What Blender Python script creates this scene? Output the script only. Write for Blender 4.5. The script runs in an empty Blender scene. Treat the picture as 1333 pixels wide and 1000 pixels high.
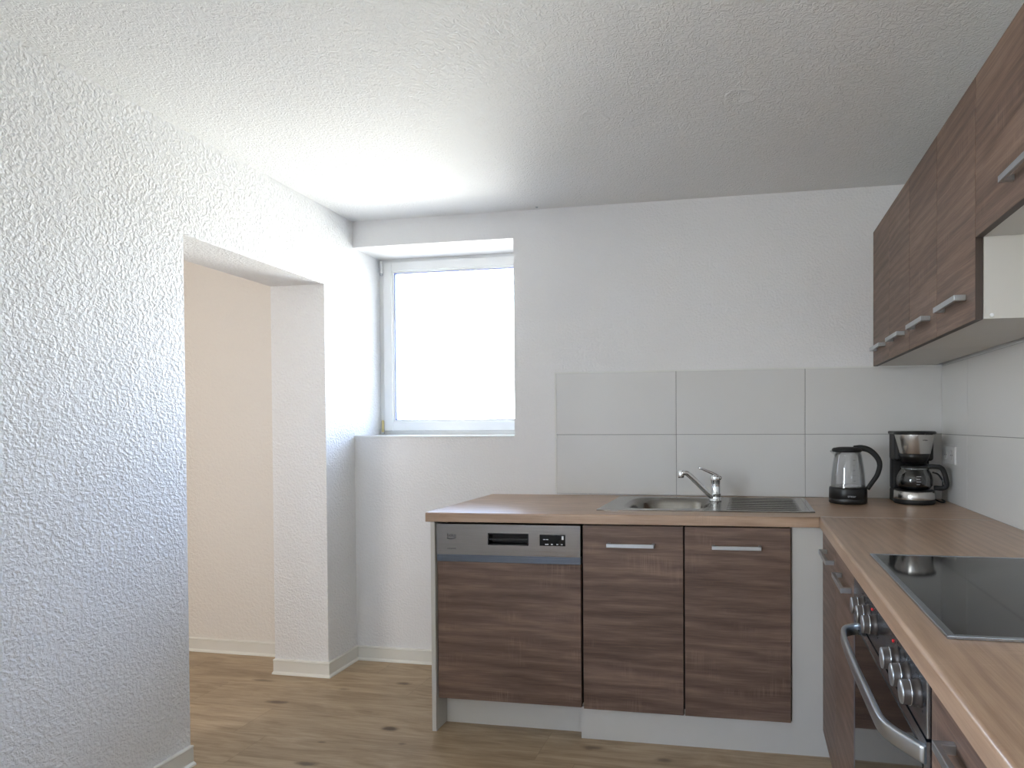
import bpy, bmesh, math, random
from mathutils import Vector, Matrix
random.seed(7)
sc = bpy.context.scene
COL = sc.collection
PI = math.pi

# ------------------------------------------------------------------ camera
cd = bpy.data.cameras.new('camera'); cam = bpy.data.objects.new('camera', cd); COL.objects.link(cam)
YAW, PITCH, ROLL, F, CX, CY = -0.16803, -0.012626, -0.0047325, 778.10, 841.51, 562.66
fw = Vector((math.sin(YAW)*math.cos(PITCH), math.cos(YAW)*math.cos(PITCH), math.sin(PITCH)))
r0 = fw.cross(Vector((0, 0, 1))).normalized(); u0 = r0.cross(fw)
rt = r0*math.cos(ROLL) + u0*math.sin(ROLL)
up = -r0*math.sin(ROLL) + u0*math.cos(ROLL)
M = Matrix((rt, up, -fw)).transposed().to_4x4(); M.translation = (-0.86579, -2.87510, 1.24138)
cam.matrix_world = M
cd.sensor_fit = 'HORIZONTAL'; cd.sensor_width = 36; cd.lens = F/1333*36
cd.shift_x = (666.5-CX)/1333; cd.shift_y = (CY-500)/1333
cd.clip_start = .05; cd.clip_end = 200
sc.camera = cam

# ------------------------------------------------------------------ world, daylight, exposure
w = bpy.data.worlds.new('overcast_sky'); sc.world = w; w.use_nodes = True
wn = w.node_tree; bg = wn.nodes['Background']; bg.inputs[1].default_value = SKY = 23.
tc = wn.nodes.new('ShaderNodeTexCoord'); sx_ = wn.nodes.new('ShaderNodeSeparateXYZ'); mr = wn.nodes.new('ShaderNodeMapRange'); cr_ = wn.nodes.new('ShaderNodeValToRGB')
wn.links.new(tc.outputs['Generated'], sx_.inputs[0]); wn.links.new(sx_.outputs[2], mr.inputs[0]); mr.inputs[1].default_value = -1
wn.links.new(mr.outputs[0], cr_.inputs[0]); wn.links.new(cr_.outputs[0], bg.inputs[0])
el = cr_.color_ramp.elements   # bright ground below the horizon, overcast blue sky above
el[0].position = 0; el[0].color = (.70, .71, .67, 1); el[1].position = 1; el[1].color = (.42, .64, 1.1, 1)
for p_, c_ in ((.47, (.80, .82, .77, 1)), (.53, (.92, 1, 1.04, 1)), (.68, (.56, .75, 1.10, 1))):
    e_ = el.new(p_); e_.color = c_

def area(name, loc, direction, sx, sy, power, color):
    l = bpy.data.lights.new(name, 'AREA'); l.shape = 'RECTANGLE'; l.size = sx; l.size_y = sy
    l.energy = power; l.color = color
    o = bpy.data.objects.new(name, l); COL.objects.link(o); o.location = loc
    o.rotation_euler = Vector(direction).to_track_quat('-Z', 'Y').to_euler()
    return o
p1 = area('daylight_kitchen_window', (-2.49, .345, 1.69), (0, -1, 0), .90, 1.0, 1, (1, 1, 1)); p1.data.cycles.is_portal = True
p3 = area('added_left_window_portal', (-3.19, -3.75, 1.42), (1, 0, 0), 1.5, 1.3, 1, (1, 1, 1)); p3.data.cycles.is_portal = True  # portal of an unseen left window, added to brighten the room
area('added_hall_fill', (-4.5, -2.4, 1.5), (.45, 1, 0), 1.0, 1.4, 19, (1, .93, .86))  # unseen warm fill added to brighten the hall; no window there
sc.view_settings.view_transform = 'Standard'; sc.view_settings.look = 'None'
sc.view_settings.exposure = 0.0; sc.view_settings.gamma = 1; sc.view_settings.use_curve_mapping = False

# ------------------------------------------------------------------ materials
def s2l(c): return tuple((x/255/12.92 if x/255 <= .04045 else ((x/255+.055)/1.055)**2.4) for x in c) + (1,)
class NT:
    def __init__(s, name):
        s.m = bpy.data.materials.new(name); s.m.use_nodes = True; s.t = s.m.node_tree
        s.b = s.t.nodes['Principled BSDF']; s.out = s.t.nodes['Material Output']
    def n(s, ty, **k):
        nd = s.t.nodes.new(ty)
        for a, v in k.items():
            if a.startswith('i_'):
                key = a[2:]; key = int(key) if key.isdigit() else key.replace('_', ' ')
                if isinstance(v, bpy.types.NodeSocket): s.t.links.new(v, nd.inputs[key])
                else: nd.inputs[key].default_value = v
            else: setattr(nd, a, v)
        return nd
    def math(s, op, a, b=0., c=None):
        k = dict(operation=op, i_0=a, i_1=b)
        if c is not None: k['i_2'] = c
        return s.n('ShaderNodeMath', **k).outputs[0]
    def coords(s, rnd=True, sc=(1, 1, 1), rot=(0, 0, 0), world=False):
        if world: v = s.n('ShaderNodeNewGeometry').outputs['Position']
        else: v = s.n('ShaderNodeTexCoord').outputs['Object']
        if rnd:
            r = s.n('ShaderNodeObjectInfo').outputs['Random']
            cmb = s.n('ShaderNodeCombineXYZ', i_0=s.math('MULTIPLY', r, 7.3), i_1=s.math('MULTIPLY', r, 13.1), i_2=s.math('MULTIPLY', r, 5.7))
            v = s.n('ShaderNodeVectorMath', operation='ADD', i_0=v, i_1=cmb.outputs[0]).outputs[0]
        return s.n('ShaderNodeMapping', i_Vector=v, i_Scale=sc, i_Rotation=rot).outputs[0]
    def noise(s, v, scale, detail=2, rough=.5, dist=0.):
        return s.n('ShaderNodeTexNoise', i_Vector=v, i_Scale=scale, i_Detail=detail, i_Roughness=rough, i_Distortion=dist).outputs['Fac']
    def ramp(s, f, stops):
        r = s.n('ShaderNodeValToRGB', i_Fac=f); e = r.color_ramp.elements
        while len(e) < len(stops): e.new(.5)
        for q, (p, c) in zip(e, stops): q.position = p; q.color = c
        return r.outputs[0]
    def mix(s, f, a, b, blend='MIX'):
        nd = s.n('ShaderNodeMix', data_type='RGBA', blend_type=blend)
        for sock, v in ((nd.inputs[0], f), (nd.inputs[6], a), (nd.inputs[7], b)):
            if isinstance(v, bpy.types.NodeSocket): s.t.links.new(v, sock)
            else: sock.default_value = v
        return nd.outputs[2]
    def bump(s, h, dist, strength=1.):
        b = s.n('ShaderNodeBump', i_Height=h, i_Distance=dist, i_Strength=strength)
        s.t.links.new(b.outputs[0], s.b.inputs['Normal'])
    def set(s, **k):
        for a, v in k.items():
            i = s.b.inputs[a.replace('_', ' ')]
            if isinstance(v, bpy.types.NodeSocket): s.t.links.new(v, i)
            else: i.default_value = v
        return s.m

def simple(name, c, rough=.5, metal=0., bumpy=0, coat=0., spec=.5):
    t = NT(name)
    if bumpy:
        v = t.coords(False); t.bump(t.noise(v, bumpy, 3), .0006)
    else:
        v = t.coords(False)
        n = t.noise(v, 9, 3)
        return t.set(Base_Color=t.mix(n, s2l(c), s2l(tuple(max(0, x-5) for x in c))), Roughness=rough, Metallic=metal, Coat_Weight=coat, Specular_IOR_Level=spec)
    return t.set(Base_Color=s2l(c), Roughness=rough, Metallic=metal, Coat_Weight=coat, Specular_IOR_Level=spec)

def plaster(name, c, scale, depth, rough, dist=.6, spec=.5, stretch=(1, 1, 1)):
    t = NT(name); v = t.coords(False, sc=stretch, world=True)
    a = t.noise(v, scale, 2.5, .5, dist)
    b = t.noise(v, scale*3.1, 2, .5, .3)
    h = t.math('ADD', t.ramp(a, [(.38, (0, 0, 0, 1)), (.66, (1, 1, 1, 1))]), t.math('MULTIPLY', b, .35))
    t.bump(h, depth)
    big = t.noise(v, 1.3, 2)
    col = t.mix(big, s2l(c), s2l(tuple(x-4 for x in c)))
    return t.set(Base_Color=col, Roughness=rough, Specular_IOR_Level=spec)

M_wall = plaster('painted_roughcast_plaster', (244, 244, 244), 92, .0022, .42, dist=.35)
M_wallb = plaster('painted_fine_plaster', (242, 241, 241), 92, .0010, .6, dist=.3)
M_hall = plaster('hall_wall_paint', (238, 233, 226), 60, .0012, .7)
M_ceil = plaster('rubbed_ceiling_plaster', (243, 243, 242), 62, .0016, .7, dist=1.6)
M_base = simple('white_skirting_plastic', (236, 234, 226), .35)

def wood(name, axis, dark, mid, light, rough=.45, saw=.5, seed=0., bumpd=.0004, rnd=True):
    """horizontal grain running along the given object axis"""
    t = NT(name)
    def m(al, ac): return {'x': (al, ac, ac), 'y': (ac, al, ac)}[axis]
    o = t.coords(rnd)
    o = t.n('ShaderNodeVectorMath', operation='ADD', i_0=o, i_1=(seed, seed*1.7, seed*.6)).outputs[0]
    mp = lambda s_: t.n('ShaderNodeMapping', i_Vector=o, i_Scale=s_).outputs[0]
    broad = t.noise(mp(m(.8, 6)), 1.6, 4, .6, .5)
    grain = t.noise(mp(m(1.5, 44)), 2.0, 5, .65, .45)
    fibre = t.noise(mp(m(7, 210)), 1.6, 3, .6, .1)
    wv = t.n('ShaderNodeTexWave', i_Vector=mp(m(.55, 3.6)), i_Scale=3.2, i_Distortion=7, i_Detail=3, i_Detail_Scale=1.2, wave_type='RINGS', rings_direction='SPHERICAL').outputs['Fac']
    sawn = t.noise(mp(m(230, 9)), 1.0, 1, .4)
    smask = t.ramp(t.noise(mp(m(5, 9)), 1.3, 2), [(.56, (0, 0, 0, 1)), (.72, (1, 1, 1, 1))])
    f = t.math('ADD', t.math('MULTIPLY', broad, .36), t.math('MULTIPLY', grain, .34))
    f = t.math('ADD', f, t.math('MULTIPLY', fibre, .26)); f = t.math('ADD', f, t.math('MULTIPLY', wv, .10))
    col = t.ramp(f, [(.38, s2l(dark)), (.52, s2l(mid)), (.68, s2l(light))])
    sm = t.math('MULTIPLY', t.math('MULTIPLY', smask, t.ramp(sawn, [(.45, (0, 0, 0, 1)), (.62, (1, 1, 1, 1))])), saw*.5)
    col = t.mix(sm, col, s2l(tuple(min(255, x*1.12+8) for x in light)))
    t.bump(t.math('ADD', fibre, t.math('MULTIPLY', grain, .6)), bumpd)
    return t.set(Base_Color=col, Roughness=rough, Specular_IOR_Level=.5 if rnd else .8)

DK = ((84, 64, 54), (109, 86, 73), (137, 112, 97))
M_door_x = wood('truffle_oak_grain_across', 'x', *DK)
M_door_y = wood('truffle_oak_grain_along_wall', 'y', *DK)
M_edge = simple('dark_door_edge', (72, 60, 54), .5)
CT = ((150, 120, 96), (172, 142, 117), (190, 161, 136))
M_top_x = wood('worktop_oak_across', 'x', *CT, rough=.34, saw=.3, bumpd=.0001, rnd=False)
M_top_y = wood('worktop_oak_along_wall', 'y', *CT, rough=.3, saw=.35, seed=3.1, bumpd=.0001, rnd=False)
M_white = simple('white_melamine', (208, 204, 197), .5)
M_gap = simple('black_body_gap_shade', (30, 28, 27), .8)  # near-black: painted shade for door gaps, also appliance bodies and socket holes
M_pvc = simple('white_pvc_frame', (240, 241, 240), .28)
M_blackgasket = simple('dark_blue_glazing_gasket', (112, 124, 176), .6)
M_brass = simple('yellowish_hinge_metal', (205, 190, 140), .35, .6)
M_alu = simple('satin_aluminium', (196, 200, 204), .33, 1.)
M_black = simple('black_plastic', (20, 20, 21), .33)
M_blackm = simple('matt_black_plastic', (17, 17, 18), .55)
M_blackg = simple('gloss_black_display', (8, 9, 12), .08)
M_chrome = simple('chrome', (228, 230, 232), .07, 1.)
M_chromeedge = simple('bright_steel_edge', (225, 228, 230), .18, 1.)
M_ink = simple('dark_print', (40, 40, 42), .6)
M_print = simple('white_print', (215, 218, 222), .6)
M_red = simple('red_indicator', (215, 20, 30), .3)
M_socket = simple('white_socket_plastic', (226, 224, 222), .35)
M_grout = simple('light_tile_grout', (150, 148, 146), .8)
M_tileedge = simple('white_tile_edge_profile', (238, 238, 234), .4)
M_knob = simple('dark_grey_knob', (66, 58, 54), .38, .15)
M_ovenframe = simple('blue_grey_oven_trim', (92, 98, 112), .35, .6)
M_pin = simple('white_cap', (245, 245, 245), .4)

def brushed(name, c, axis, rough=.3):
    t = NT(name); s_ = {'x': (2, 220, 220), 'y': (220, 2, 220), 'z': (220, 220, 2)}[axis]
    n = t.noise(t.coords(False, sc=s_), 1.5, 3)
    t.bump(n, .0002, .6)
    return t.set(Base_Color=t.mix(n, s2l(c), s2l(tuple(x-22 for x in c))), Metallic=1., Roughness=rough)
M_steel_x = brushed('brushed_steel_across', (158, 154, 151), 'x', .26)
M_steel_y = brushed('brushed_steel_along_wall', (176, 184, 194), 'y', .22)
M_steel_v = brushed('brushed_steel_round', (205, 202, 198), 'z', .22)
M_sink = brushed('satin_sink_steel', (158, 155, 150), 'x', .2)
M_trim = brushed('grey_grooved_trim', (120, 126, 136), 'x', .35)

t = NT('light_grey_wall_tile'); v = t.coords(False)
M_tile = t.set(Base_Color=t.mix(t.noise(v, 3, 2), s2l((222, 221, 219)), s2l((218, 216, 213))), Roughness=.3)

def glass(name, tint=(1, 1, 1), opacity=.0, refl=.55):
    t = NT(name); t.t.nodes.remove(t.b)
    tr = t.n('ShaderNodeBsdfTransparent', i_Color=tint+(1,)); gl = t.n('ShaderNodeBsdfGlossy', i_Roughness=.03)
    fr = t.n('ShaderNodeFresnel', i_IOR=1.45)
    fac = t.math('ADD', t.math('MULTIPLY', fr.outputs[0], refl), opacity)
    mx = t.n('ShaderNodeMixShader', i_0=fac, i_1=tr.outputs[0], i_2=gl.outputs[0])
    t.t.links.new(mx.outputs[0], t.out.inputs[0]); return t.m
M_glass = glass('clear_window_glass', refl=.86)
M_jug = glass('thin_jug_glass', (.96, .965, .97), .04)
M_carafe = glass('thin_carafe_glass', (.78, .79, .8), .05)
t = NT('black_ceramic_glass')
M_hob = t.set(Base_Color=s2l((16, 16, 18)), Roughness=.05, Specular_IOR_Level=.42)
t = NT('dark_oven_glass')
M_ovenglass = t.set(Base_Color=s2l((14, 12, 12)), Roughness=.05, Specular_IOR_Level=1.)

def floor_mat():
    t = NT('oak_vinyl_planks'); g = t.coords(False, world=True)
    sp = t.n('ShaderNodeSeparateXYZ', i_0=g); X, Y = sp.outputs[0], sp.outputs[1]
    W, L = .205, 1.28
    yr = t.math('DIVIDE', t.math('ADD', Y, .575+10*W), W)
    row = t.math('FLOOR', yr); fy = t.math('FRACT', yr)
    rn = t.n('ShaderNodeTexWhiteNoise', noise_dimensions='1D', i_W=t.math('ADD', row, .5)).outputs['Value']
    # the row holding the visible board end starts at x = -2.93
    rowshift = t.math('MULTIPLY', rn, L)
    iszero = t.math('COMPARE', row, 9., .1)
    rowshift = t.math('ADD', t.math('MULTIPLY', rowshift, t.math('SUBTRACT', 1., iszero)), t.math('MULTIPLY', iszero, .37))
    xr = t.math('DIVIDE', t.math('ADD', t.math('ADD', X, 10*L+2.93-2*L-.37+2*L), rowshift), L)
    colm = t.math('FLOOR', xr); fx = t.math('FRACT', xr)
    pid = t.n('ShaderNodeTexWhiteNoise', noise_dimensions='2D', i_Vector=t.n('ShaderNodeCombineXYZ', i_0=row, i_1=colm).outputs[0]).outputs['Value']
    ofs = t.n('ShaderNodeCombineXYZ', i_0=t.math('MULTIPLY', pid, 9), i_1=t.math('MULTIPLY', pid, 4), i_2=pid).outputs[0]
    p = t.n('ShaderNodeVectorMath', operation='ADD', i_0=g, i_1=ofs).outputs[0]
    mp = lambda s_: t.n('ShaderNodeMapping', i_Vector=p, i_Scale=s_).outputs[0]
    a = t.noise(mp((1.0, 6, 1)), 2.0, 4, .6, 1.5); b = t.noise(mp((2.5, 40, 1)), 1.8, 5, .65, .8); c = t.noise(mp((7, 150, 1)), 1.4, 3)
    f = t.math('ADD', t.math('MULTIPLY', a, .5), t.math('ADD', t.math('MULTIPLY', b, .36), t.math('MULTIPLY', c, .14)))
    col = t.ramp(f, [(.33, s2l((130, 108, 82))), (.5, s2l((168, 145, 116))), (.68, s2l((194, 173, 144)))])
    tone = t.math('ADD', .93, t.math('MULTIPLY', pid, .14))
    col = t.mix(1., col, t.n('ShaderNodeCombineColor', i_0=tone, i_1=tone, i_2=tone).outputs[0], 'MULTIPLY')
    # knots in the printed boards
    wob = t.noise(g, 16, 3)
    km = None
    for kx, ky, rx, ry, st in KNOTS:
        dx = t.math('DIVIDE', t.math('SUBTRACT', X, kx), rx); dy = t.math('DIVIDE', t.math('SUBTRACT', Y, ky), ry)
        d = t.math('SQRT', t.math('ADD', t.math('MULTIPLY', dx, dx), t.math('MULTIPLY', dy, dy)))
        d = t.math('ADD', d, t.math('MULTIPLY', t.math('SUBTRACT', wob, .5), 1.4))
        k = t.math('MULTIPLY', t.n('ShaderNodeMapRange', i_Value=d, i_1=.25, i_2=1.25, i_3=1., i_4=0., interpolation_type='SMOOTHSTEP').outputs[0], st)
        km = k if km is None else t.math('MAXIMUM', km, k)
    col = t.mix(km, col, s2l((78, 58, 42)))
    e = t.math('MAXIMUM', t.math('LESS_THAN', fy, .007), t.math('LESS_THAN', fx, .0014))
    col = t.mix(t.math('MULTIPLY', e, .42), col, s2l((70, 54, 40)))
    t.bump(t.math('SUBTRACT', t.math('MULTIPLY', b, .4), e), .0004)
    return t.set(Base_Color=col, Roughness=.42)
KNOTS = [(-2.96, -.516, .055, .016, .8), (-2.50, -.249, .045, .018, .75), (-2.313, -.653, .045, .020, .85), (-2.47, -.935, .05, .016, .85),
         (-2.52, -.79, .02, .008, .6), (-3.20, -.325, .07, .012, .6), (-2.2, -.75, .02, .01, .5), (-1.45, -.66, .05, .018, .7), (-1.17, -.70, .04, .016, .7),
         (-3.4, -.6, .04, .015, .5), (-.95, -1.1, .05, .02, .7), (-1.9, -1.25, .04, .018, .7), (-2.75, -.35, .03, .012, .45)]
M_floor = floor_mat()

# ------------------------------------------------------------------ mesh helpers
def box(bm, x0, x1, y0, y1, z0, z1):
    x0, x1 = sorted((x0, x1)); y0, y1 = sorted((y0, y1)); z0, z1 = sorted((z0, z1))
    v = [bm.verts.new((x, y, z)) for z in (z0, z1) for y in (y0, y1) for x in (x0, x1)]
    fs = [(0, 2, 3, 1), (4, 5, 7, 6), (0, 1, 5, 4), (2, 6, 7, 3), (0, 4, 6, 2), (1, 3, 7, 5)]
    return v, [bm.faces.new([v[i] for i in f]) for f in fs]
def rbox(bm, x0, x1, y0, y1, z0, z1, r=.002, seg=2):
    t = bmesh.new(); box(t, x0, x1, y0, y1, z0, z1)
    bmesh.ops.bevel(t, geom=t.edges[:], offset=r, segments=seg, affect='EDGES', profile=.5)
    merge(bm, t)
def merge(bm, t):
    me = bpy.data.meshes.new('tmp'); t.to_mesh(me); t.free(); bm.from_mesh(me); bpy.data.meshes.remove(me)
def lathe(bm, prof, c=(0, 0, 0), seg=40, axis='z', closed=False, smooth=True, sx=1., sy=1.):
    """prof: list of (radius, height) along the axis"""
    rings = []
    for r, h in prof:
        ring = []
        for i in range(seg):
            a = 2*PI*i/seg; p = (r*math.cos(a)*sx, r*math.sin(a)*sy, h)
            if axis == 'x': p = (p[2], p[0], p[1])
            elif axis == 'y': p = (p[1], p[2], p[0])
            ring.append(bm.verts.new((p[0]+c[0], p[1]+c[1], p[2]+c[2])))
        rings.append(ring)
    for a, b in zip(rings, rings[1:]):
        for i in range(seg):
            f = bm.faces.new((a[i], a[(i+1) % seg], b[(i+1) % seg], b[i])); f.smooth = smooth
    if not closed:
        bm.faces.new(rings[0][::-1]); bm.faces.new(rings[-1])
    return rings
def sweep(bm, pts, w, h, upv=(0, 0, 1), seg=12, power=2., scale=None):
    """superellipse section (half sizes w sideways, h along upv) along a polyline"""
    pts = [Vector(p) for p in pts]; rings = []; upv = Vector(upv)
    for i, p in enumerate(pts):
        d = (pts[min(i+1, len(pts)-1)]-pts[max(i-1, 0)]).normalized()
        s = d.cross(upv)
        if s.length < 1e-4: s = Vector((1, 0, 0))
        s.normalize(); u = s.cross(d).normalized(); k = scale[i] if scale else 1.
        ring = []
        for j in range(seg):
            a = 2*PI*j/seg; ca, sa = math.cos(a), math.sin(a)
            ex = math.copysign(abs(ca)**(2/power), ca); ey = math.copysign(abs(sa)**(2/power), sa)
            ring.append(bm.verts.new(p + s*ex*w*k + u*ey*h*k))
        rings.append(ring)
    for a, b in zip(rings, rings[1:]):
        for j in range(seg):
            f = bm.faces.new((a[j], a[(j+1) % seg], b[(j+1) % seg], b[j])); f.smooth = True
    bm.faces.new(rings[0][::-1]); bm.faces.new(rings[-1])
def spline(pts, n=6):
    P = [Vector(p) for p in pts]; P = [2*P[0]-P[1]] + P + [2*P[-1]-P[-2]]; out = []
    for i in range(1, len(P)-2):
        for k in range(n):
            t = k/n; a, b, c, d = P[i-1:i+3]
            out.append(.5*((2*b)+(c-a)*t+(2*a-5*b+4*c-d)*t*t+(3*b-a-3*c+d)*t**3))
    out.append(P[-2]); return out

def mkobj(name, bm, mat, parent=None, fn=None, recalc=True):
    if recalc: bmesh.ops.recalc_face_normals(bm, faces=bm.faces[:])
    if fn:
        for v in bm.verts: v.co = fn(v.co)
    me = bpy.data.meshes.new(name)
    base = Vector((0, 0, 0))
    q = parent
    while q is not None: base += q.location; q = q.parent
    for v in bm.verts: v.co -= base
    bm.to_mesh(me); bm.free(); me.materials.append(mat)
    o = bpy.data.objects.new(name, me); COL.objects.link(o)
    if parent is not None: o.parent = parent
    return o
def recentre(o, loc):
    loc = Vector(loc)
    for v in o.data.vertices: v.co -= loc
    o.location = loc; return o
def tag(o, label, cat, group=None):
    o['label'] = label; o['category'] = cat
    if group: o['group'] = group
    return o
def thing(name, loc, label, cat, group=None):
    o = bpy.data.objects.new(name, None); COL.objects.link(o); o.location = loc; o.empty_display_size = .05
    return tag(o, label, cat, group)
def struct(name, bm, mat, parent=None, fn=None):
    o = mkobj(name, bm, mat, parent, fn)
    if parent is None: o['kind'] = 'structure'
    return o
def B(*boxes, r=0.):
    bm = bmesh.new()
    for b in boxes:
        if r: rbox(bm, *b, r=r)
        else: box(bm, *b)
    return bm
def text_mesh(name, body, size, mat, parent, origin, xdir, ydir, thick=.0003, fn=None):
    cu = bpy.data.curves.new(name, 'FONT'); cu.body = body; cu.size = size; cu.extrude = thick; cu.align_x = 'CENTER'
    tmp = bpy.data.objects.new(name, cu); COL.objects.link(tmp)
    dg = bpy.context.evaluated_depsgraph_get(); me = bpy.data.meshes.new_from_object(tmp.evaluated_get(dg))
    bpy.data.objects.remove(tmp)
    bm = bmesh.new(); bm.from_mesh(me); bpy.data.meshes.remove(me)
    x, y = Vector(xdir).normalized(), Vector(ydir).normalized(); n = x.cross(y); o = Vector(origin)
    for v in bm.verts: v.co = o + x*v.co.x + y*v.co.y + n*v.co.z
    return mkobj(name, bm, mat, parent, fn, recalc=False)

# ------------------------------------------------------------------ room shell
ZC = 2.3224
def slant(co):            # the left wall runs a little askew
    return Vector((co.x + (-co.y)*.0373, co.y, co.z))
XL = -2.9278; TH = .30; YR = -4.6
OY0, OY1, OZ = -.231, -1.003, 1.9415
floor = struct('floor', B((-5.3, .4, -3.0, .4, -.1, 0), (-3.3, .4, YR-.2, -3.0, -.1, 0)), M_floor)
ceiling = struct('ceiling', B((-5.3, .4, -3.0, .4, ZC, ZC+.12), (-3.3, .4, YR-.2, -3.0, ZC, ZC+.12)), M_ceil)
struct('wall_left', B((XL-TH, XL, OY0, .34, 0, ZC), (XL-TH, XL, OY1, OY0, OZ, ZC), (XL-TH, XL, -3.1, OY1, 0, ZC), (XL-TH, XL, YR, -4.4, 0, ZC), (XL-TH, XL, -4.4, -3.1, 0, .9), (XL-TH, XL, -4.4, -3.1, 1.95, ZC)), M_wall, fn=slant)  # the opening near the rear is cut for the added window
# back wall with window recess
RX1, RZ0, RZ1, RD = -2.031, 1.1855, 2.186, .235
struct('wall_back', B((XL-.01, 0.35, 0, .34, 0, RZ0-.006), (XL-.01, .35, 0, .34, RZ1, ZC), (RX1, .35, 0, .34, RZ0-.006, RZ1)), M_wallb)
struct('wall_right', B((0, .3, YR, .0, 0, ZC)), M_wallb)
struct('wall_hall_end', B((-5.3, XL-TH, -.032, .34, 0, ZC)), M_hall)
struct('wall_hall_left', B((-5.3, -5.2, -2.9, -.032, 0, ZC)), M_hall)
struct('wall_hall_rear', B((-5.3, XL-TH+.05, -3.0, -2.9, 0, ZC)), M_hall)
struct('wall_rear', B((-3.3, .3, YR-.2, YR, 0, ZC)), M_wallb)
struct('added_window', B((-3.04, -2.98, -4.4, -4.34, .9, 1.95), (-3.04, -2.98, -3.16, -3.1, .9, 1.95), (-3.04, -2.98, -4.34, -3.16, .9, .95), (-3.04, -2.98, -4.34, -3.16, 1.9, 1.95)), M_pvc)  # frame of the unseen window added for extra light
# window board
struct('trim_1', B((XL-.009, RX1, -.004, RD+.03, RZ0-.006, RZ0+.004), r=.001), M_pvc)

# window in the recess
wx0, wx1, wz0, wz1 = -2.905, -2.035, 1.212, 2.186
win = bpy.data.objects.new('window_1', None); COL.objects.link(win); win.location = (-2.47, .26, RZ0+.004); win['kind'] = 'structure'
mkobj('outer_frame', B((-2.9365, -2.90, RD+.012, RD+.07, RZ0+.004, RZ1), (-2.07, -2.03, RD+.012, RD+.07, RZ0+.004, RZ1), (-2.90, -2.07, RD+.012, RD+.07, RZ1-.03, RZ1), (-2.90, -2.07, RD+.012, RD+.07, RZ0+.004, RZ0+.03)), M_pvc, win)
def frame_ring(x0, x1, z0, z1, wdt, y0, y1, r):
    return B((x0, x0+wdt, y0, y1, z0, z1), (x1-wdt, x1, y0, y1, z0, z1), (x0+wdt-.001, x1-wdt+.001, y0+.0003, y1, z0, z0+wdt), (x0+wdt-.001, x1-wdt+.001, y0+.0003, y1, z1-wdt, z1), r=r)
sash = mkobj('sash', frame_ring(wx0, wx1, wz0, wz1-.018, .052, RD-.004, RD+.05, .004), M_pvc, win)
mkobj('glazing_bead', frame_ring(wx0+.05, wx1-.05, wz0+.05, wz1-.068, .011, RD+.004, RD+.03, .003), M_pvc, sash)
mkobj('gasket', frame_ring(wx0+.0605, wx1-.0605, wz0+.0605, wz1-.0785, .004, RD+.008, RD+.028, .0008), M_blackgasket, sash)
mkobj('pane', B((wx0+.062, wx1-.062, RD+.018, RD+.024, wz0+.062, wz1-.08)), M_glass, sash)
for z, mt, nm in ((1.205, M_brass, 'lower hinge with yellowish metal sleeve'), (2.105, M_pvc, 'upper white hinge')):
    bm = bmesh.new(); lathe(bm, [(.006, z), (.007, z+.004), (.007, z+.062), (.005, z+.068)], (-2.912, RD-.008, 0), 14); h = mkobj('hinge', bm, mt, win); h['label'] = nm
    bm = bmesh.new(); lathe(bm, [(.008, z-.012), (.008, z)], (-2.912, RD-.008, 0), 14); mkobj('hinge_pin', bm, M_alu, h)

# baseboards: profile (distance from wall, height)
PR = [(0, 0), (.024, 0), (.022, .006), (.013, .012), (.0125, .062), (.015, .066), (.013, .071), (0, .071)]
def baseboard(name, path, fn=None):
    """path: xy points, wall on the left-hand side -> profile grows to the right"""
    bm = bmesh.new(); P = [Vector(p) for p in path]; rings = []
    for i, p in enumerate(P):
        ds = []
        if i > 0: ds.append((P[i]-P[i-1]).normalized())
        if i < len(P)-1: ds.append((P[i+1]-P[i]).normalized())
        ns = [Vector((d.y, -d.x)) for d in ds]; n = sum(ns, Vector((0, 0)))
        n = n/(n.length**2)*len(ns) if len(ns) == 2 else n
        if len(ns) == 2: n = (ns[0]+ns[1])/(1+ns[0].dot(ns[1]))
        rings.append([bm.verts.new((p.x+n.x*a, p.y+n.y*a, h)) for a, h in PR])
    for a, b in zip(rings, rings[1:]):
        for j in range(len(PR)):
            bm.faces.new((a[j], b[j], b[(j+1) % len(PR)], a[(j+1) % len(PR)]))
    bm.faces.new(rings[0]); bm.faces.new(rings[-1][::-1])
    return struct(name, bm, M_base, fn=fn)
sl = lambda x, y: (x - y*.0373, y)
# wall to the left of travel: room side is the right-hand side
baseboard('baseboard_back', [sl(XL-TH, OY0+.0) , sl(XL, OY0), sl(XL, 0), (-2.135, 0)][::1])
baseboard('baseboard_left', [sl(XL, YR), sl(XL, OY1)])
baseboard('baseboard_hall', [(-5.2, -.032), (XL-TH+.008, -.032)])
baseboard('baseboard_right', [(0, -3.0), (0, YR)])

# ceiling marks
for i, (x, y, lb) in enumerate(((-1.404, -.815, 'round filled patch in the white ceiling, left of the two'), (-.887, -.863, 'round filled patch in the white ceiling, right of the two'))):
    bm = bmesh.new(); prof = [(.0, -.0004), (.045, -.0004), (.050, -.0018), (.054, -.0014), (.060, .001)]
    lathe(bm, [(max(r, .0005), h) for r, h in prof], (0, 0, 0), 48, closed=True)
    for v in bm.verts:
        a = math.atan2(v.co.y, v.co.x); k = 1+.10*math.sin(3*a+i)+.05*math.sin(7*a+2*i); v.co.x *= k; v.co.y *= k*.85
        v.co.x += x; v.co.y += y; v.co.z += ZC
    o = mkobj('ceiling_patch', bm, M_ceil); recentre(o, (x, y, ZC)); tag(o, lb, 'ceiling patch', 'filled patches in the ceiling')
bm = bmesh.new(); lathe(bm, [(.004, -.004), (.006, -.002), (.006, .0005)], (-1.895, -.03, ZC), 12)
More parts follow.
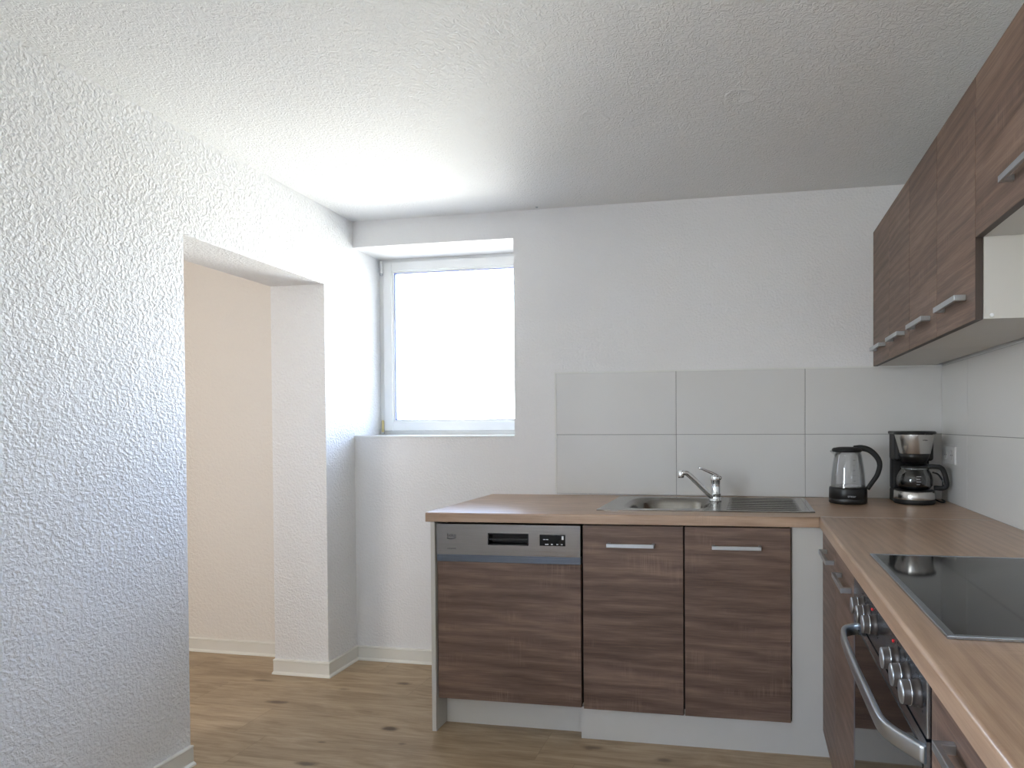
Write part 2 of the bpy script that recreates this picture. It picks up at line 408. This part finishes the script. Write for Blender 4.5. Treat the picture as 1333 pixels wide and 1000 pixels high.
o = mkobj('screw', bm, M_alu); recentre(o, (-1.895, -.03, ZC)); tag(o, 'small screw head in the ceiling above the right edge of the window', 'screw')

# ------------------------------------------------------------------ tiles
TZ0, TZ1, TJ = .8995, 1.4975, 1.193
tx = -1.8085
bm = B((tx-.008, tx, -.0095, 0, TZ0, TZ1+.006), (tx, -.0, -.0095, 0, TZ1, TZ1+.006)); struct('trim_2', bm, M_tileedge)
tb = bmesh.new(); g = .0012
xs = [tx, tx+.602, tx+1.206, 0]
for a, b in zip(xs, xs[1:]):
    for z0, z1 in ((TZ0, TJ), (TJ, TZ1)): rbox(tb, a+(g if a > tx else 0), b-g, -.008, -.001, z0+g, z1-(g if z1 < TZ1 else 0), r=.0006, seg=1)
bs = mkobj('backsplash', tb, M_tile); tag(bs, 'light grey tiled splashback on the back wall behind the sink', 'splashback', 'tiled splashbacks')
mkobj('grout', B((tx, 0, -.0068, -.0002, TZ0, TZ1)), M_grout, bs)
tb = bmesh.new(); ys = [-.009, -.325, -.929, -1.533, -2.137, -2.741, -3.0]
for a, b in zip(ys, ys[1:]):
    for z0, z1 in ((TZ0, TJ), (TJ, TZ1)): rbox(tb, -.008, -.001, b+g, a-g, z0+g, z1-g, r=.0006, seg=1)
bs = mkobj('backsplash', tb, M_tile); tag(bs, 'light grey tiled splashback on the right wall behind the hob and socket', 'splashback', 'tiled splashbacks')
mkobj('grout', B((-.0068, -.0002, -3.0, -.009, TZ0, TZ1)), M_grout, bs)

# ------------------------------------------------------------------ back run (fitted slightly out of square, as in the photo)
def run(co):
    ax = abs(co.x)
    k = min(1., abs(co.y)/.6)
    return Vector((co.x, co.y - .0141*ax*k, co.z - .0062*max(0, ax-.6)*min(1, co.z/.9)))
H = .9; WT = .038; UZ = H-WT
DF, DB_ = -.603, -.585      # door front and back planes

def bar_handle(parent, c0, c1, out, z, depth=.028, th=.014, fn=None, name='handle'):
    """flat bar handle from c0 to c1 (xy points on the door face), standing off along out"""
    a, b, o_ = Vector(c0), Vector(c1), Vector(out)
    bm = bmesh.new()
    def bx(p, q, d0, d1, z0, z1):
        pts = [p+o_*d0, q+o_*d0, p+o_*d1, q+o_*d1]
        rbox(bm, min(t.x for t in pts), max(t.x for t in pts), min(t.y for t in pts), max(t.y for t in pts), z0, z1, r=.0012)
    u = (b-a).normalized()
    bx(a, b, depth-.009, depth, z-th/2, z+th/2)
    bx(a, a+u*.011, .0, depth-.006, z-th/2, z+th/2)
    bx(b-u*.011, b, .0, depth-.006, z-th/2, z+th/2)
    return mkobj(name, bm, M_alu, parent, fn)

# end panel
pn = mkobj('end_panel', B((-2.133, -2.115, -.612, -.012, 0, UZ-.001), r=.001), M_white, fn=run); recentre(pn, (-2.124, -.32, 0)); tag(pn, 'white end panel closing the left side of the kitchen run', 'panel')

# dishwasher
dw = thing('dishwasher', (-1.81, -.31, 0), 'built-in dishwasher with steel control strip and dark oak front', 'dishwasher')
dx0, dx1 = -2.109, -1.511
mkobj('body', B((dx0+.004, dx1-.004, -.575, -.03, .134, .845)), M_gap, dw, run)
dp = mkobj('door_panel', B((dx0, dx1, DF, DB_, .135, .6985), r=.0012), M_door_x, dw, run)
mkobj('edge_trim', B((dx0, dx1, DF-.0015, DB_+.006, .7, .7275), *[(dx0, dx1, DF-.0035, DF, .7025+.0046*i, .7045+.0046*i) for i in range(5)]), M_trim, dw, run)
gx0, gx1, gz0, gz1 = -1.889, -1.722, .772, .818
cz0, cz1 = .729, .853
cp = mkobj('control_panel', B((dx0, gx0, DF-.004, DB_+.006, cz0, cz1), (gx1, dx1, DF-.004, DB_+.006, cz0, cz1), (gx0, gx1, DF-.004, DB_+.006, cz0, gz0), (gx0, gx1, DF-.004, DB_+.006, gz1, cz1)), M_steel_x, dw, run)
gr = bmesh.new(); box(gr, gx0, gx1, DB_+.02, DB_+.024, gz0, gz1); box(gr, gx0-.001, gx0+.003, DF-.006, DB_+.022, gz0, gz1); box(gr, gx1-.003, gx1+.001, DF-.006, DB_+.022, gz0, gz1)
box(gr, gx0, gx1, DF-.006, DB_+.022, gz0-.001, gz0+.003); box(gr, gx0, gx1, DF-.006, DB_+.022, gz1-.003, gz1+.001); box(gr, gx0, gx1, DF-.002, DF+.004, gz0+.018, gz0+.024)
gp = mkobj('grip_recess', gr, M_black, dw, run)
ds = mkobj('display', B((-1.675, -1.571, DF-.006, DF, .772, .817), r=.001), M_blackg, dw, run)
F_ = DF-.0062
bm = bmesh.new()
for x in (-1.66, -1.648): box(bm, x, x+.009, F_-.0004, F_, .796, .7985)
for x in (-1.645, -1.628, -1.606, -1.588): box(bm, x, x+.007, F_-.0004, F_, .7765, .7805)
box(bm, -1.585, -1.577, F_-.0004, F_, .797, .812); box(bm, -1.652, -1.646, F_-.0004, F_, .7765, .780)
mkobj('display_icons', bm, M_print, ds, run)
lg = text_mesh('logo', 'beko', .019, M_ink, dw, (-2.045, DF-.0042, .801), (1, 0, 0), (0, 0, 1), fn=run)
sw = bmesh.new(); sweep(sw, spline([(-2.064, DF-.0045, .7955), (-2.05, DF-.0045, .7925), (-2.035, DF-.0045, .7945), (-2.026, DF-.0045, .799)]), .0006, .0012); mkobj('logo_swoosh', sw, M_ink, lg, run)
text_mesh('model_print', 'DSN 6634 FX', .0065, M_ink, dw, (-2.045, DF-.0042, .7515), (1, 0, 0), (0, 0, 1), fn=run)

pl = mkobj('plinth_board', B((-2.113, -1.519, -.532, -.516, 0, .132)), M_white, fn=run); recentre(pl, (-1.81, -.524, 0)); tag(pl, 'short white plinth set back under the dishwasher', 'plinth', 'white plinths of the back run')
pl = mkobj('plinth_board', B((-1.5185, -.5675, -.578, -.562, 0, .127)), M_white, fn=run); recentre(pl, (-1.04, -.57, 0)); tag(pl, 'long white plinth under the sink cabinet', 'plinth', 'white plinths of the back run')

# sink cabinet
sk = thing('sink_cabinet', (-1.11, -.31, .13), 'dark oak sink base cabinet with two doors right of the dishwasher', 'cabinet')
cx0, cx1 = -1.504, -.709
mkobj('carcass', B((cx0+.002, cx0+.018, -.583, -.02, .13, .858), (cx1-.016, cx1, -.583, -.02, .13, .858), (cx0+.018, cx1-.016, -.578, -.02, .13, .146), (cx0+.018, cx1-.016, -.03, -.02, .146, .858)), M_white, sk, run)
mkobj('gap_shade', B((cx0+.003, cx1-.003, -.5835, -.579, .147, .857)), M_gap, sk, run)  # dark sheet standing in for the shade between the doors
for a, b, hx0, hx1 in ((-1.5015, -1.1095, -1.402, -1.217), (-1.1035, -.7105, -.999, -.817)):
    d = mkobj('door', B((a, b, DF, DB_, .131, .8555), r=.0012), M_door_x, sk, run)
    bar_handle(d, (hx0, DF), (hx1, DF), (0, -1), .782, fn=run)
fp = mkobj('filler_panel', B((-.706, -.5795, -.590, -.574, .128, UZ-.001)), M_white, fn=run); recentre(fp, (-.655, -.582, .128)); tag(fp, 'white corner filler panel between the two cabinet runs', 'panel')

# worktops
SX0, SX1, SY0, SY1 = -1.47, -.612, -.512, -.072     # sink outline
def top_profile(bm, y_front, y_back, x0, x1, along='x', r=.007, n=5):
    prof = [(y_back, UZ), (y_front+.002, UZ), (y_front, UZ+.002)] + [(y_front+r-r*math.cos(PI/2*i/n), H-r+r*math.sin(PI/2*i/n)) for i in range(n+1)] + [(y_back, H)]
    ends = []
    steps = 8
    for k in range(steps+1):
        x = x0+(x1-x0)*k/steps
        ends.append([bm.verts.new((x, a, z) if along == 'x' else (a, x, z)) for a, z in prof])
    m = len(prof)
    for A, Bq in zip(ends, ends[1:]):
        for j in range(m):
            f = bm.faces.new((A[j], A[(j+1) % m], Bq[(j+1) % m], Bq[j])); f.smooth = 3 <= j <= 2+n
    bm.faces.new(ends[0]); bm.faces.new(ends[-1][::-1])
bm = bmesh.new()
top_profile(bm, -.617, SY0+.02, -2.152, -.6095)
box(bm, -.6095, -.0085, -.6085, SY0+.02, UZ, H)
for k in range(3):
    a, b = -2.152+(SX0+.02+2.152)*k/3, -2.152+(SX0+.02+2.152)*(k+1)/3
    box(bm, a, b, SY0+.02, -.0, UZ, H)
box(bm, SX0+.02, SX1-.3, SY1-.02, 0, UZ, H); box(bm, SX1-.3, -.0085, SY0+.02, 0, UZ, H)
wt = mkobj('worktop', bm, M_top_x, fn=run); recentre(wt, (-1.08, -.3, UZ)); tag(wt, 'light oak worktop of the back run carrying the sink', 'worktop', 'light oak worktops')
bm = bmesh.new(); top_profile(bm, -.6085, -.0085, -3.0, -.6088, along='y')
wt = mkobj('worktop', bm, M_top_y); recentre(wt, (-.3, -1.8, UZ)); tag(wt, 'light oak worktop along the right wall carrying the hob', 'worktop', 'light oak worktops')
o = mkobj('joint_strip', B((-.602, -.012, -.6096, -.6078, H-.002, H+.0006)), M_alu); recentre(o, (-.3, -.6087, H)); tag(o, 'thin metal joint strip between the two oak worktops', 'joint strip')

# sink
snk = thing('sink', (-1.04, -.29, H), 'stainless steel inset sink with drainer in the oak worktop', 'sink')
bc = Vector((-1.205, -.292)); N = 72
def se(a, hx, hy, p):
    c, s = math.cos(a), math.sin(a); r = (abs(c/hx)**p+abs(s/hy)**p)**(-1/p); return r*c, r*s
def outer(a):
    c, s = math.cos(a), math.sin(a); best = 9
    for (v, lo, hi) in ((c, SX0-bc.x, -.985-bc.x), (s, SY0-bc.y, SY1-bc.y)):
        if v > 1e-9: best = min(best, hi/v)
        elif v < -1e-9: best = min(best, lo/v)
    return best*c, best*s
bm = bmesh.new(); rings = []
angs = sorted([2*PI*i/N for i in range(N)] + [math.atan2(y-bc.y, x-bc.x) % (2*PI) for x in (SX0, -.985) for y in (SY0, SY1)])
zt = H+.0045
spec = [('o', H), ('o', zt), (.186, .190, 4.2, zt), (.183, .187, 4.2, zt-.0035), (.178, .182, 4.0, zt-.006), (.168, .172, 3.2, zt-.022), (.152, .158, 3, zt-.10), (.135, .142, 3, zt-.148), (.10, .11, 2.6, zt-.158), (.04, .04, 2, zt-.162)]
for s_ in spec:
    ring = []
    for a in angs:
        if s_[0] == 'o': x, y = outer(a); z = s_[1]
        else: x, y = se(a, s_[0]*.98, s_[1]*.94, s_[2]); z = s_[3]
        ring.append(bm.verts.new((bc.x+x, bc.y+y, z)))
    rings.append(ring)
for i, (A, Bq) in enumerate(zip(rings, rings[1:])):
    for j in range(len(angs)):
        k = (j+1) % len(angs)
        f = bm.faces.new((A[j], A[k], Bq[k], Bq[j])); f.smooth = i >= 2
bm.faces.new(rings[-1])
bowl = mkobj('basin', bm, M_sink, snk, run)
bm = bmesh.new(); lathe(bm, [(.036, zt-.160), (.036, zt-.157), (.028, zt-.157), (.024, zt-.160)], (bc.x, bc.y, 0), 24); mkobj('strainer', bm, M_chrome, bowl, run)
bm = bmesh.new(); box(bm, -.985, SX1, SY0, SY1, H, zt-.001)
box(bm, -.985, SX1, SY0, SY0+.016, H, zt); box(bm, -.985, SX1, SY1-.016, SY1, H, zt); box(bm, SX1-.018, SX1, SY0, SY1, H, zt)
mkobj('drainer', bm, M_sink, snk, run)
for i in range(11):
    y = SY0+.044+i*.0355
    bm = bmesh.new(); sweep(bm, [(-.95, y, zt-.0015), (-.93, y, zt+.0002), (-.68, y, zt+.0002), (-.66, y, zt-.0015)], .006, .0011); mkobj('drainer_rib', bm, M_sink, snk, run)

# tap
tp = thing('tap', (-1.008, -.215, H+.004), 'chrome single-lever kitchen tap standing on the sink', 'tap')
bm = bmesh.new(); cc = (-1.008, -.215, 0); b0 = H+.004
lathe(bm, [(.027, b0), (.027, b0+.005), (.024, b0+.009), (.0235, b0+.03), (.0245, b0+.032), (.0245, b0+.036), (.0232, b0+.038), (.0228, b0+.088), (.0236, b0+.090), (.0236, b0+.106), (.022, b0+.113), (.014, b0+.117), (.002, b0+.118)], cc, 28)
mkobj('tap_body', bm, M_chrome, tp, run)
bm = bmesh.new(); sweep(bm, spline([(-1.012, -.218, b0+.016), (-1.030, -.230, b0+.028), (-1.075, -.252, b0+.075), (-1.118, -.275, b0+.120), (-1.134, -.284, b0+.131), (-1.15, -.291, b0+.130)], 5), .0145, .0115, seg=14, power=2.6)
sp_ = mkobj('spout', bm, M_chrome, tp, run)
bm = bmesh.new(); lathe(bm, [(.0125, b0+.110), (.0138, b0+.113), (.0138, b0+.138), (.011, b0+.142)], (-1.152, -.292, 0), 20); mkobj('aerator', bm, M_chrome, sp_, run)
bm = bmesh.new(); sweep(bm, spline([(-.986, -.208, b0+.100), (-1.006, -.214, b0+.114), (-1.035, -.224, b0+.130), (-1.080, -.24, b0+.150)], 5), .016, .0085, seg=12, power=2.6, scale=[1.25-.045*i for i in range(16)])
mkobj('lever', bm, M_chrome, tp, run)

# ------------------------------------------------------------------ right run
DX, DXB = -.597, -.579
cr = thing('base_cabinet', (-.3, -.97, .13), 'dark oak base cabinet with two doors between the corner and the oven', 'cabinet', 'base cabinets along the right wall')
mkobj('carcass', B((DXB+.002, -.03, -1.301, -.592, .13, UZ-.003)), M_white, cr)
mkobj('gap_shade', B((DXB+.0005, DXB+.003, -.955, -.94, .14, UZ-.005), (DXB+.0005, DXB+.003, -1.3045, -1.2985, .14, UZ-.005)), M_gap, cr)  # dark strips standing in for the shade at the door seams
for y0, y1, h0, h1 in ((-.6215, -.9465, -.735, -.915), (-.9495, -1.3015, -1.06, -1.235)):
    d = mkobj('door', B((DX, DXB, y1, y0, .117, .8535), r=.0012), M_door_y, cr)
    bar_handle(d, (DX, h0), (DX, h1), (-1, 0), .799)
pl = mkobj('plinth_board', B((-.548, -.532, -3.0, -.60, 0, .128)), M_white); recentre(pl, (-.54, -1.8, 0)); tag(pl, 'white plinth under the cabinets of the right wall', 'plinth')

# oven
OY_0, OY_1 = -1.3055, -1.9285
ov = thing('oven', (-.3, -1.617, .13), 'built-in steel oven with six knobs and a bowed bar handle', 'oven')
mkobj('body', B((-.575, -.05, OY_1+.005, OY_0-.005, .13, UZ-.004)), M_gap, ov)
pz0, pz1 = .7675, .857
bm = B((-.603, -.575, OY_1, OY_0, pz0, pz1), r=.002); cpn = mkobj('control_panel', bm, M_steel_y, ov)
for y in (-1.433, -1.497, -1.567, -1.750, -1.823, -1.887):
    bm = bmesh.new(); lathe(bm, [(.0225, -.6025), (.0215, -.606), (.0195, -.607), (.0195, -.6165), (.0200, -.6170), (.0200, -.6178), (.0190, -.6183), (.0182, -.629)], (0, y, .820), 28, 'x')
    k = mkobj('knob', bm, M_knob, cpn)
    bm = bmesh.new(); lathe(bm, [(.0183, -.6288), (.0178, -.6305), (.0001, -.6308)], (0, y, .820), 28, 'x'); mkobj('knob_face', bm, M_alu, k)
    bm = bmesh.new(); lathe(bm, [(.0202, -.6166), (.0205, -.6174), (.0202, -.6182)], (0, y, .820), 28, 'x'); mkobj('knob_ring', bm, M_chromeedge, k)
    bm = bmesh.new()
    for q in range(9):
        a = -PI*.75+q*PI*1.5/8; box(bm, -.6036, -.6029, y+.0285*math.sin(a)-.0012, y+.0285*math.sin(a)+.0012, .820+.0285*math.cos(a)-.0016, .820+.0285*math.cos(a)+.0016)
    mkobj('scale_print', bm, M_ink, k)
for y in (-1.533, -1.722):
    bm = bmesh.new(); lathe(bm, [(.0032, -.6028), (.0032, -.6048), (.0015, -.6055)], (0, y, .842), 14, 'x'); mkobj('indicator_light', bm, M_red, cpn)
od = mkobj('oven_door', B((-.603, -.578, OY_1, OY_1+.022, .135, .7635), (-.603, -.578, OY_0-.03, OY_0, .135, .7635), (-.603, -.578, OY_1+.022, OY_0-.03, .72, .7635), (-.603, -.578, OY_1+.022, OY_0-.03, .135, .16)), M_steel_y, ov)
mkobj('door_glass', B((-.6045, -.58, OY_1+.018, OY_0-.026, .155, .742)), M_ovenglass, od)
mkobj('side_trim', B((-.6035, -.60, OY_0-.03, OY_0-.001, .135, .7635)), M_ovenframe, od)
bm = bmesh.new()
hp = [(-.600, -1.362, .742), (-.618, -1.368, .742), (-.636, -1.385, .742), (-.646, -1.42, .742), (-.650, -1.50, .742), (-.6515, -1.62, .742), (-.6505, -1.74, .742), (-.650, -1.80, .742), (-.6485, -1.835, .742), (-.641, -1.862, .742), (-.623, -1.894, .742), (-.602, -1.925, .742)]
hp = [(x, max(y, -1.9255), z) for x, y, z in hp]
sweep(bm, spline(hp, 4), .006, .0135, seg=16, power=5); mkobj('handle', bm, M_alu, od)
cb = thing('base_cabinet', (-.3, -2.46, .13), 'dark oak base cabinet with a drawer in front of the oven, nearest the camera', 'cabinet', 'base cabinets along the right wall')
mkobj('carcass', B((DXB+.002, -.03, -2.99, -1.9335, .13, UZ-.003)), M_white, cb)
d = mkobj('drawer', B((DX, DXB, -2.4335, -1.9325, .70, .8535), r=.0012), M_door_y, cb); bar_handle(d, (DX, -2.03), (DX, -2.22), (-1, 0), .812)
mkobj('door', B((DX, DXB, -2.4335, -1.9325, .13, .697), r=.0012), M_door_y, cb)
mkobj('door', B((DX, DXB, -2.98, -2.4365, .13, .8535), r=.0012), M_door_y, cb)

# hob
hb = thing('hob', (-.3, -1.565, H), 'black ceramic hob with a steel rim set in the oak worktop', 'hob')
hx0, hx1, hy0, hy1 = -.5564, -.045, -1.8696, -1.2603
mkobj('glass_plate', B((hx0+.012, hx1-.012, hy0+.008, hy1-.008, H+.0002, H+.0052)), M_hob, hb)
fr = bmesh.new(); 
for b in ((hx0, hx0+.0135, hy0, hy1), (hx1-.0135, hx1, hy0, hy1), (hx0+.013, hx1-.013, hy0, hy0+.009), (hx0+.013, hx1-.013, hy1-.009, hy1)): rbox(fr, *b, H+.0001, H+.006, r=.0012)
mkobj('rim', fr, M_steel_y, hb)

# ------------------------------------------------------------------ wall cabinets
UX, UB = -.3014, -.2830; Z0, Z1 = 1.5022, 2.1095
def wall_cab(y0, y1, label):
    c = thing('wall_cabinet', (-.15, (y0+y1)/2, Z0), label, 'cabinet', 'wall cabinets')
    mkobj('carcass', B((-.281, -.032, y1+.0006, y0-.0006, Z0+.001, Z1-.002)), M_white, c)
    ym = (y0+y1)/2
    for a, b in ((y0, ym), (ym, y1)):
        d = mkobj('door', B((UX, UB, b+.0008, a-.0008, Z0, Z1), r=.0008), M_door_y, c)
        mkobj('door_edge', B((UX+.001, UB+.0005, b+.0004, b+.0012, Z0+.0005, Z1-.001), (UX+.001, UB+.0005, b+.001, a-.001, Z0-.0005, Z0+.0006)), M_edge, d)
        m = (a+b)/2; bar_handle(d, (UX, m+.088), (UX, m-.094), (-1, 0), 1.5705, depth=.030, th=.0155)
    return c
wall_cab(-.012, -.628, 'two-door dark oak wall cabinet in the corner against the back wall')
c = wall_cab(-.630, -1.2495, 'two-door dark oak wall cabinet between the corner cabinet and the short one')
bm = bmesh.new(); lathe(bm, [(.005, 0), (.005, .001), (.0035, .0016)], (0, 0, 0), 16, 'y')
for v in bm.verts: v.co = Vector((v.co.x-.262, -1.2490-v.co.y, v.co.z+1.512))
mkobj('cover_cap', bm, M_pin, c)
hc = thing('wall_cabinet', (-.15, -1.56, 1.708), 'short dark oak wall cabinet with a flap door above the hob', 'cabinet', 'wall cabinets')
mkobj('carcass', B((-.281, -.032, -1.8695, -1.2505, 1.709, Z1-.002)), M_white, hc)
d = mkobj('flap_door', B((UX, UB, -1.869, -1.2515, 1.708, Z1), r=.0008), M_door_y, hc)
mkobj('door_edge', B((UX+.001, UB+.0005, -1.868, -1.2525, 1.7072, 1.7085)), M_edge, d)
bar_handle(d, (UX, -1.465), (UX, -1.655), (-1, 0), 1.768, depth=.030)

# ------------------------------------------------------------------ socket
so = thing('socket', (0, -.128, 1.106), 'white double wall socket on the right splashback beside the coffee machine', 'socket')
mkobj('socket_plate', B((-.017, -.0075, -.208, -.050, 1.066, 1.144), r=.004), M_socket, so)
for y in (-.091, -.167):
    bm = bmesh.new(); lathe(bm, [(.0215, -.0165), (.0225, -.0185), (.020, -.0185), (.019, -.0172), (.0005, -.0172)], (0, y, 1.105), 28, 'x'); rc = mkobj('socket_insert', bm, M_socket, so)
    bm = bmesh.new()
    for dy in (-.0095, .0095): lathe(bm, [(.0026, -.0171), (.0026, -.01755)], (0, y+dy, 1.105), 10, 'x')
    mkobj('pin_holes', bm, M_gap, rc)

# ------------------------------------------------------------------ kettle
kx, ky, kz = -.4390, -.182, H
kt = thing('kettle', (kx, ky, kz), 'glass electric kettle with black base, lid and handle', 'kettle')
bm = bmesh.new(); lathe(bm, [(.077, kz), (.0795, kz+.003), (.0795, kz+.020), (.0785, kz+.0215), (.0795, kz+.023), (.0785, kz+.064), (.0755, kz+.069), (.070, kz+.070)], (kx, ky, 0), 48); mkobj('base', bm, M_black, kt)
bm = bmesh.new()
po = [(.0725, .069), (.0715, .085), (.0690, .12), (.0640, .16), (.0575, .20), (.0520, .226)]
lathe(bm, [(r, kz+h) for r, h in po]+[(r-.003, kz+h) for r, h in po[::-1]], (kx, ky, 0), 48, closed=True)
mkobj('jug', bm, M_jug, kt)
bm = bmesh.new(); lathe(bm, [(.0695, kz+.070), (.0695, kz+.073), (.066, kz+.075), (.0005, kz+.075)], (kx, ky, 0), 40); mkobj('heating_plate', bm, M_steel_v, kt)
bm = bmesh.new(); lathe(bm, [(.0535, kz+.219), (.0575, kz+.222), (.058, kz+.230), (.054, kz+.236), (.035, kz+.2405), (.0005, kz+.2415)], (kx, ky, 0), 40)
for v in bm.verts:   # the rim is drawn out to the spout on the left
    if v.co.x < kx-.03: v.co.x -= (kx-.03-v.co.x)*.35
lid = mkobj('lid', bm, M_blackm, kt)
bm = bmesh.new(); sweep(bm, [(kx-.050, ky-.006, kz+.200), (kx-.060, ky-.008, kz+.213), (kx-.072, ky-.010, kz+.224)], .014, .004, seg=12); mkobj('spout', bm, M_jug, kt)
bm = bmesh.new()
hp = [(.024, .232), (.055, .236), (.090, .226), (.120, .196), (.130, .164), (.120, .122), (.100, .090), (.080, .060)]
sweep(bm, spline([(kx+a*.98, ky-a*.12, kz+z) for a, z in hp], 5), .012, .0105, upv=(0, 1, 0), seg=14, power=2.8, scale=[1.15-.35*min(1, i/30) for i in range(36)]); mkobj('handle', bm, M_blackm, kt)
bm = bmesh.new(); rbox(bm, kx+.022, kx+.05, ky-.012, ky+.006, kz+.234, kz+.247, r=.004); mkobj('lid_button', bm, M_blackm, kt)
text_mesh('logo', 'tristar', .0135, M_print, kt, (kx+.003, ky-.0805, kz+.031), (1, 0, 0), (0, 0, 1))
for i in range(5):
    bm = bmesh.new(); box(bm, kx+.012, kx+.020-(i % 2)*.003, ky-.0665+i*.0020, ky-.066+i*.0020, kz+.098+i*.022, kz+.0995+i*.022); mkobj('level_mark', bm, M_ink, kt)

# ------------------------------------------------------------------ coffee machine
mx, my, mz = -.163, -.160, H
cm = thing('coffee_machine', (mx, my, mz), 'black and steel filter coffee machine in the corner of the worktop', 'coffee machine')
bm = bmesh.new(); lathe(bm, [(.080, mz), (.083, mz+.004), (.083, mz+.018), (.081, mz+.020)], (mx, my, 0), 48); rbox(bm, mx-.078, mx+.078, my, my+.105, mz, mz+.055, r=.006); mkobj('base', bm, M_blackm, cm)
bm = bmesh.new(); lathe(bm, [(.0815, mz+.019), (.082, mz+.021), (.081, mz+.052), (.079, mz+.054)], (mx, my, 0), 48); mkobj('base_band', bm, M_steel_v, cm)
bm = bmesh.new(); lathe(bm, [(.078, mz+.0535), (.078, mz+.0575), (.062, mz+.0585), (.0005, mz+.0585)], (mx, my, 0), 40); mkobj('hot_plate', bm, M_black, cm)
bm = bmesh.new(); rbox(bm, mx-.078, mx+.078, my+.055, my+.108, mz+.05, mz+.303, r=.012, seg=3); rbox(bm, mx-.080, mx+.080, my+.0, my+.108, mz+.18, mz+.303, r=.012, seg=3); mkobj('water_tank', bm, M_blackm, cm)
bm = bmesh.new(); lathe(bm, [(.0635, mz+.212), (.0645, mz+.214), (.0795, mz+.292), (.0795, mz+.296)], (mx, my, 0), 48); st = mkobj('filter_housing', bm, M_steel_v, cm)
text_mesh('logo', 'tristar', .009, M_ink, st, (mx+.026, my-.0735, mz+.268), (.95, .30, 0), (-.06, .18, 1))
bm = bmesh.new(); lathe(bm, [(.030, mz+.168), (.048, mz+.174), (.058, mz+.196), (.064, mz+.213)], (mx, my, 0), 40); mkobj('filter_cone', bm, M_black, cm)
bm = bmesh.new(); lathe(bm, [(.082, mz+.294), (.086, mz+.297), (.086, mz+.303), (.081, mz+.3075), (.0005, mz+.309)], (mx, my, 0), 48); rbox(bm, mx-.084, mx+.084, my+.01, my+.112, mz+.295, mz+.308, r=.005)
rbox(bm, mx+.02, mx+.05, my-.089, my-.07, mz+.293, mz+.300, r=.002); mkobj('lid', bm, M_black, cm)
cf = thing('coffee_carafe', (mx, my, mz+.059), 'glass coffee carafe with black handle on the hot plate of the machine', 'carafe')
co = [(.050, .0), (.062, .004), (.072, .020), (.0735, .040), (.070, .060), (.060, .080), (.051, .094)]
z_ = mz+.059
bm = bmesh.new(); lathe(bm, [(.001, z_)]+[(r, z_+h) for r, h in co]+[(r-.0022, z_+h+.001) for r, h in co[::-1]]+[(.001, z_+.0025)], (mx, my, 0), 48, closed=True); mkobj('bowl', bm, M_carafe, cf)
bm = bmesh.new(); lathe(bm, [(.0515, z_+.090), (.0535, z_+.092), (.0535, z_+.099), (.047, z_+.103), (.0005, z_+.104)], (mx, my, 0), 40); mkobj('carafe_lid', bm, M_black, cf)
bm = bmesh.new(); lathe(bm, [(.0522, z_+.086), (.0535, z_+.087), (.0535, z_+.0905), (.0522, z_+.0915)], (mx, my, 0), 40, closed=True); mkobj('collar', bm, M_chromeedge, cf)
hd = Vector((.985, -.17, 0))
pt = lambda a, z: Vector((mx, my, z_+z))+hd*a
bm = bmesh.new(); sweep(bm, spline([pt(.045, .096), pt(.075, .099), (pt(.105, .092)), pt(.120, .060), pt(.126, .022), pt(.112, .008), pt(.076, .008)], 5), .010, .0075, upv=(.17, .985, 0), seg=12, power=3); hn = mkobj('handle', bm, M_blackm, cf)
bm = bmesh.new(); sweep(bm, spline([pt(.070, .074), pt(.092, .066), pt(.108, .042), pt(.112, .018)], 5), .0035, .0025, upv=(.17, .985, 0), seg=8); mkobj('handle_strap', bm, M_blackm, hn)
bm = bmesh.new()
for i in range(4):
    a = -PI/2-.05; r = .0738 - abs(i-1.4)*.0006; box(bm, mx-.010, mx+.004+.004*(i % 2), my-r-.0006, my-r, z_+.026+i*.011, z_+.0275+i*.011)
mkobj('cup_marks', bm, M_print, cf)
# mains lead of the coffee machine
bm = bmesh.new(); sweep(bm, spline([(mx+.085, my+.06, mz+.02), (mx+.105, my+.02, mz+.006), (mx+.118, my-.0, mz+.0045), (mx+.135, my+.04, mz+.0045), (mx+.138, my+.09, mz+.0045)], 6), .003, .003, seg=8); mkobj('power_cord', bm, M_blackm, cm)
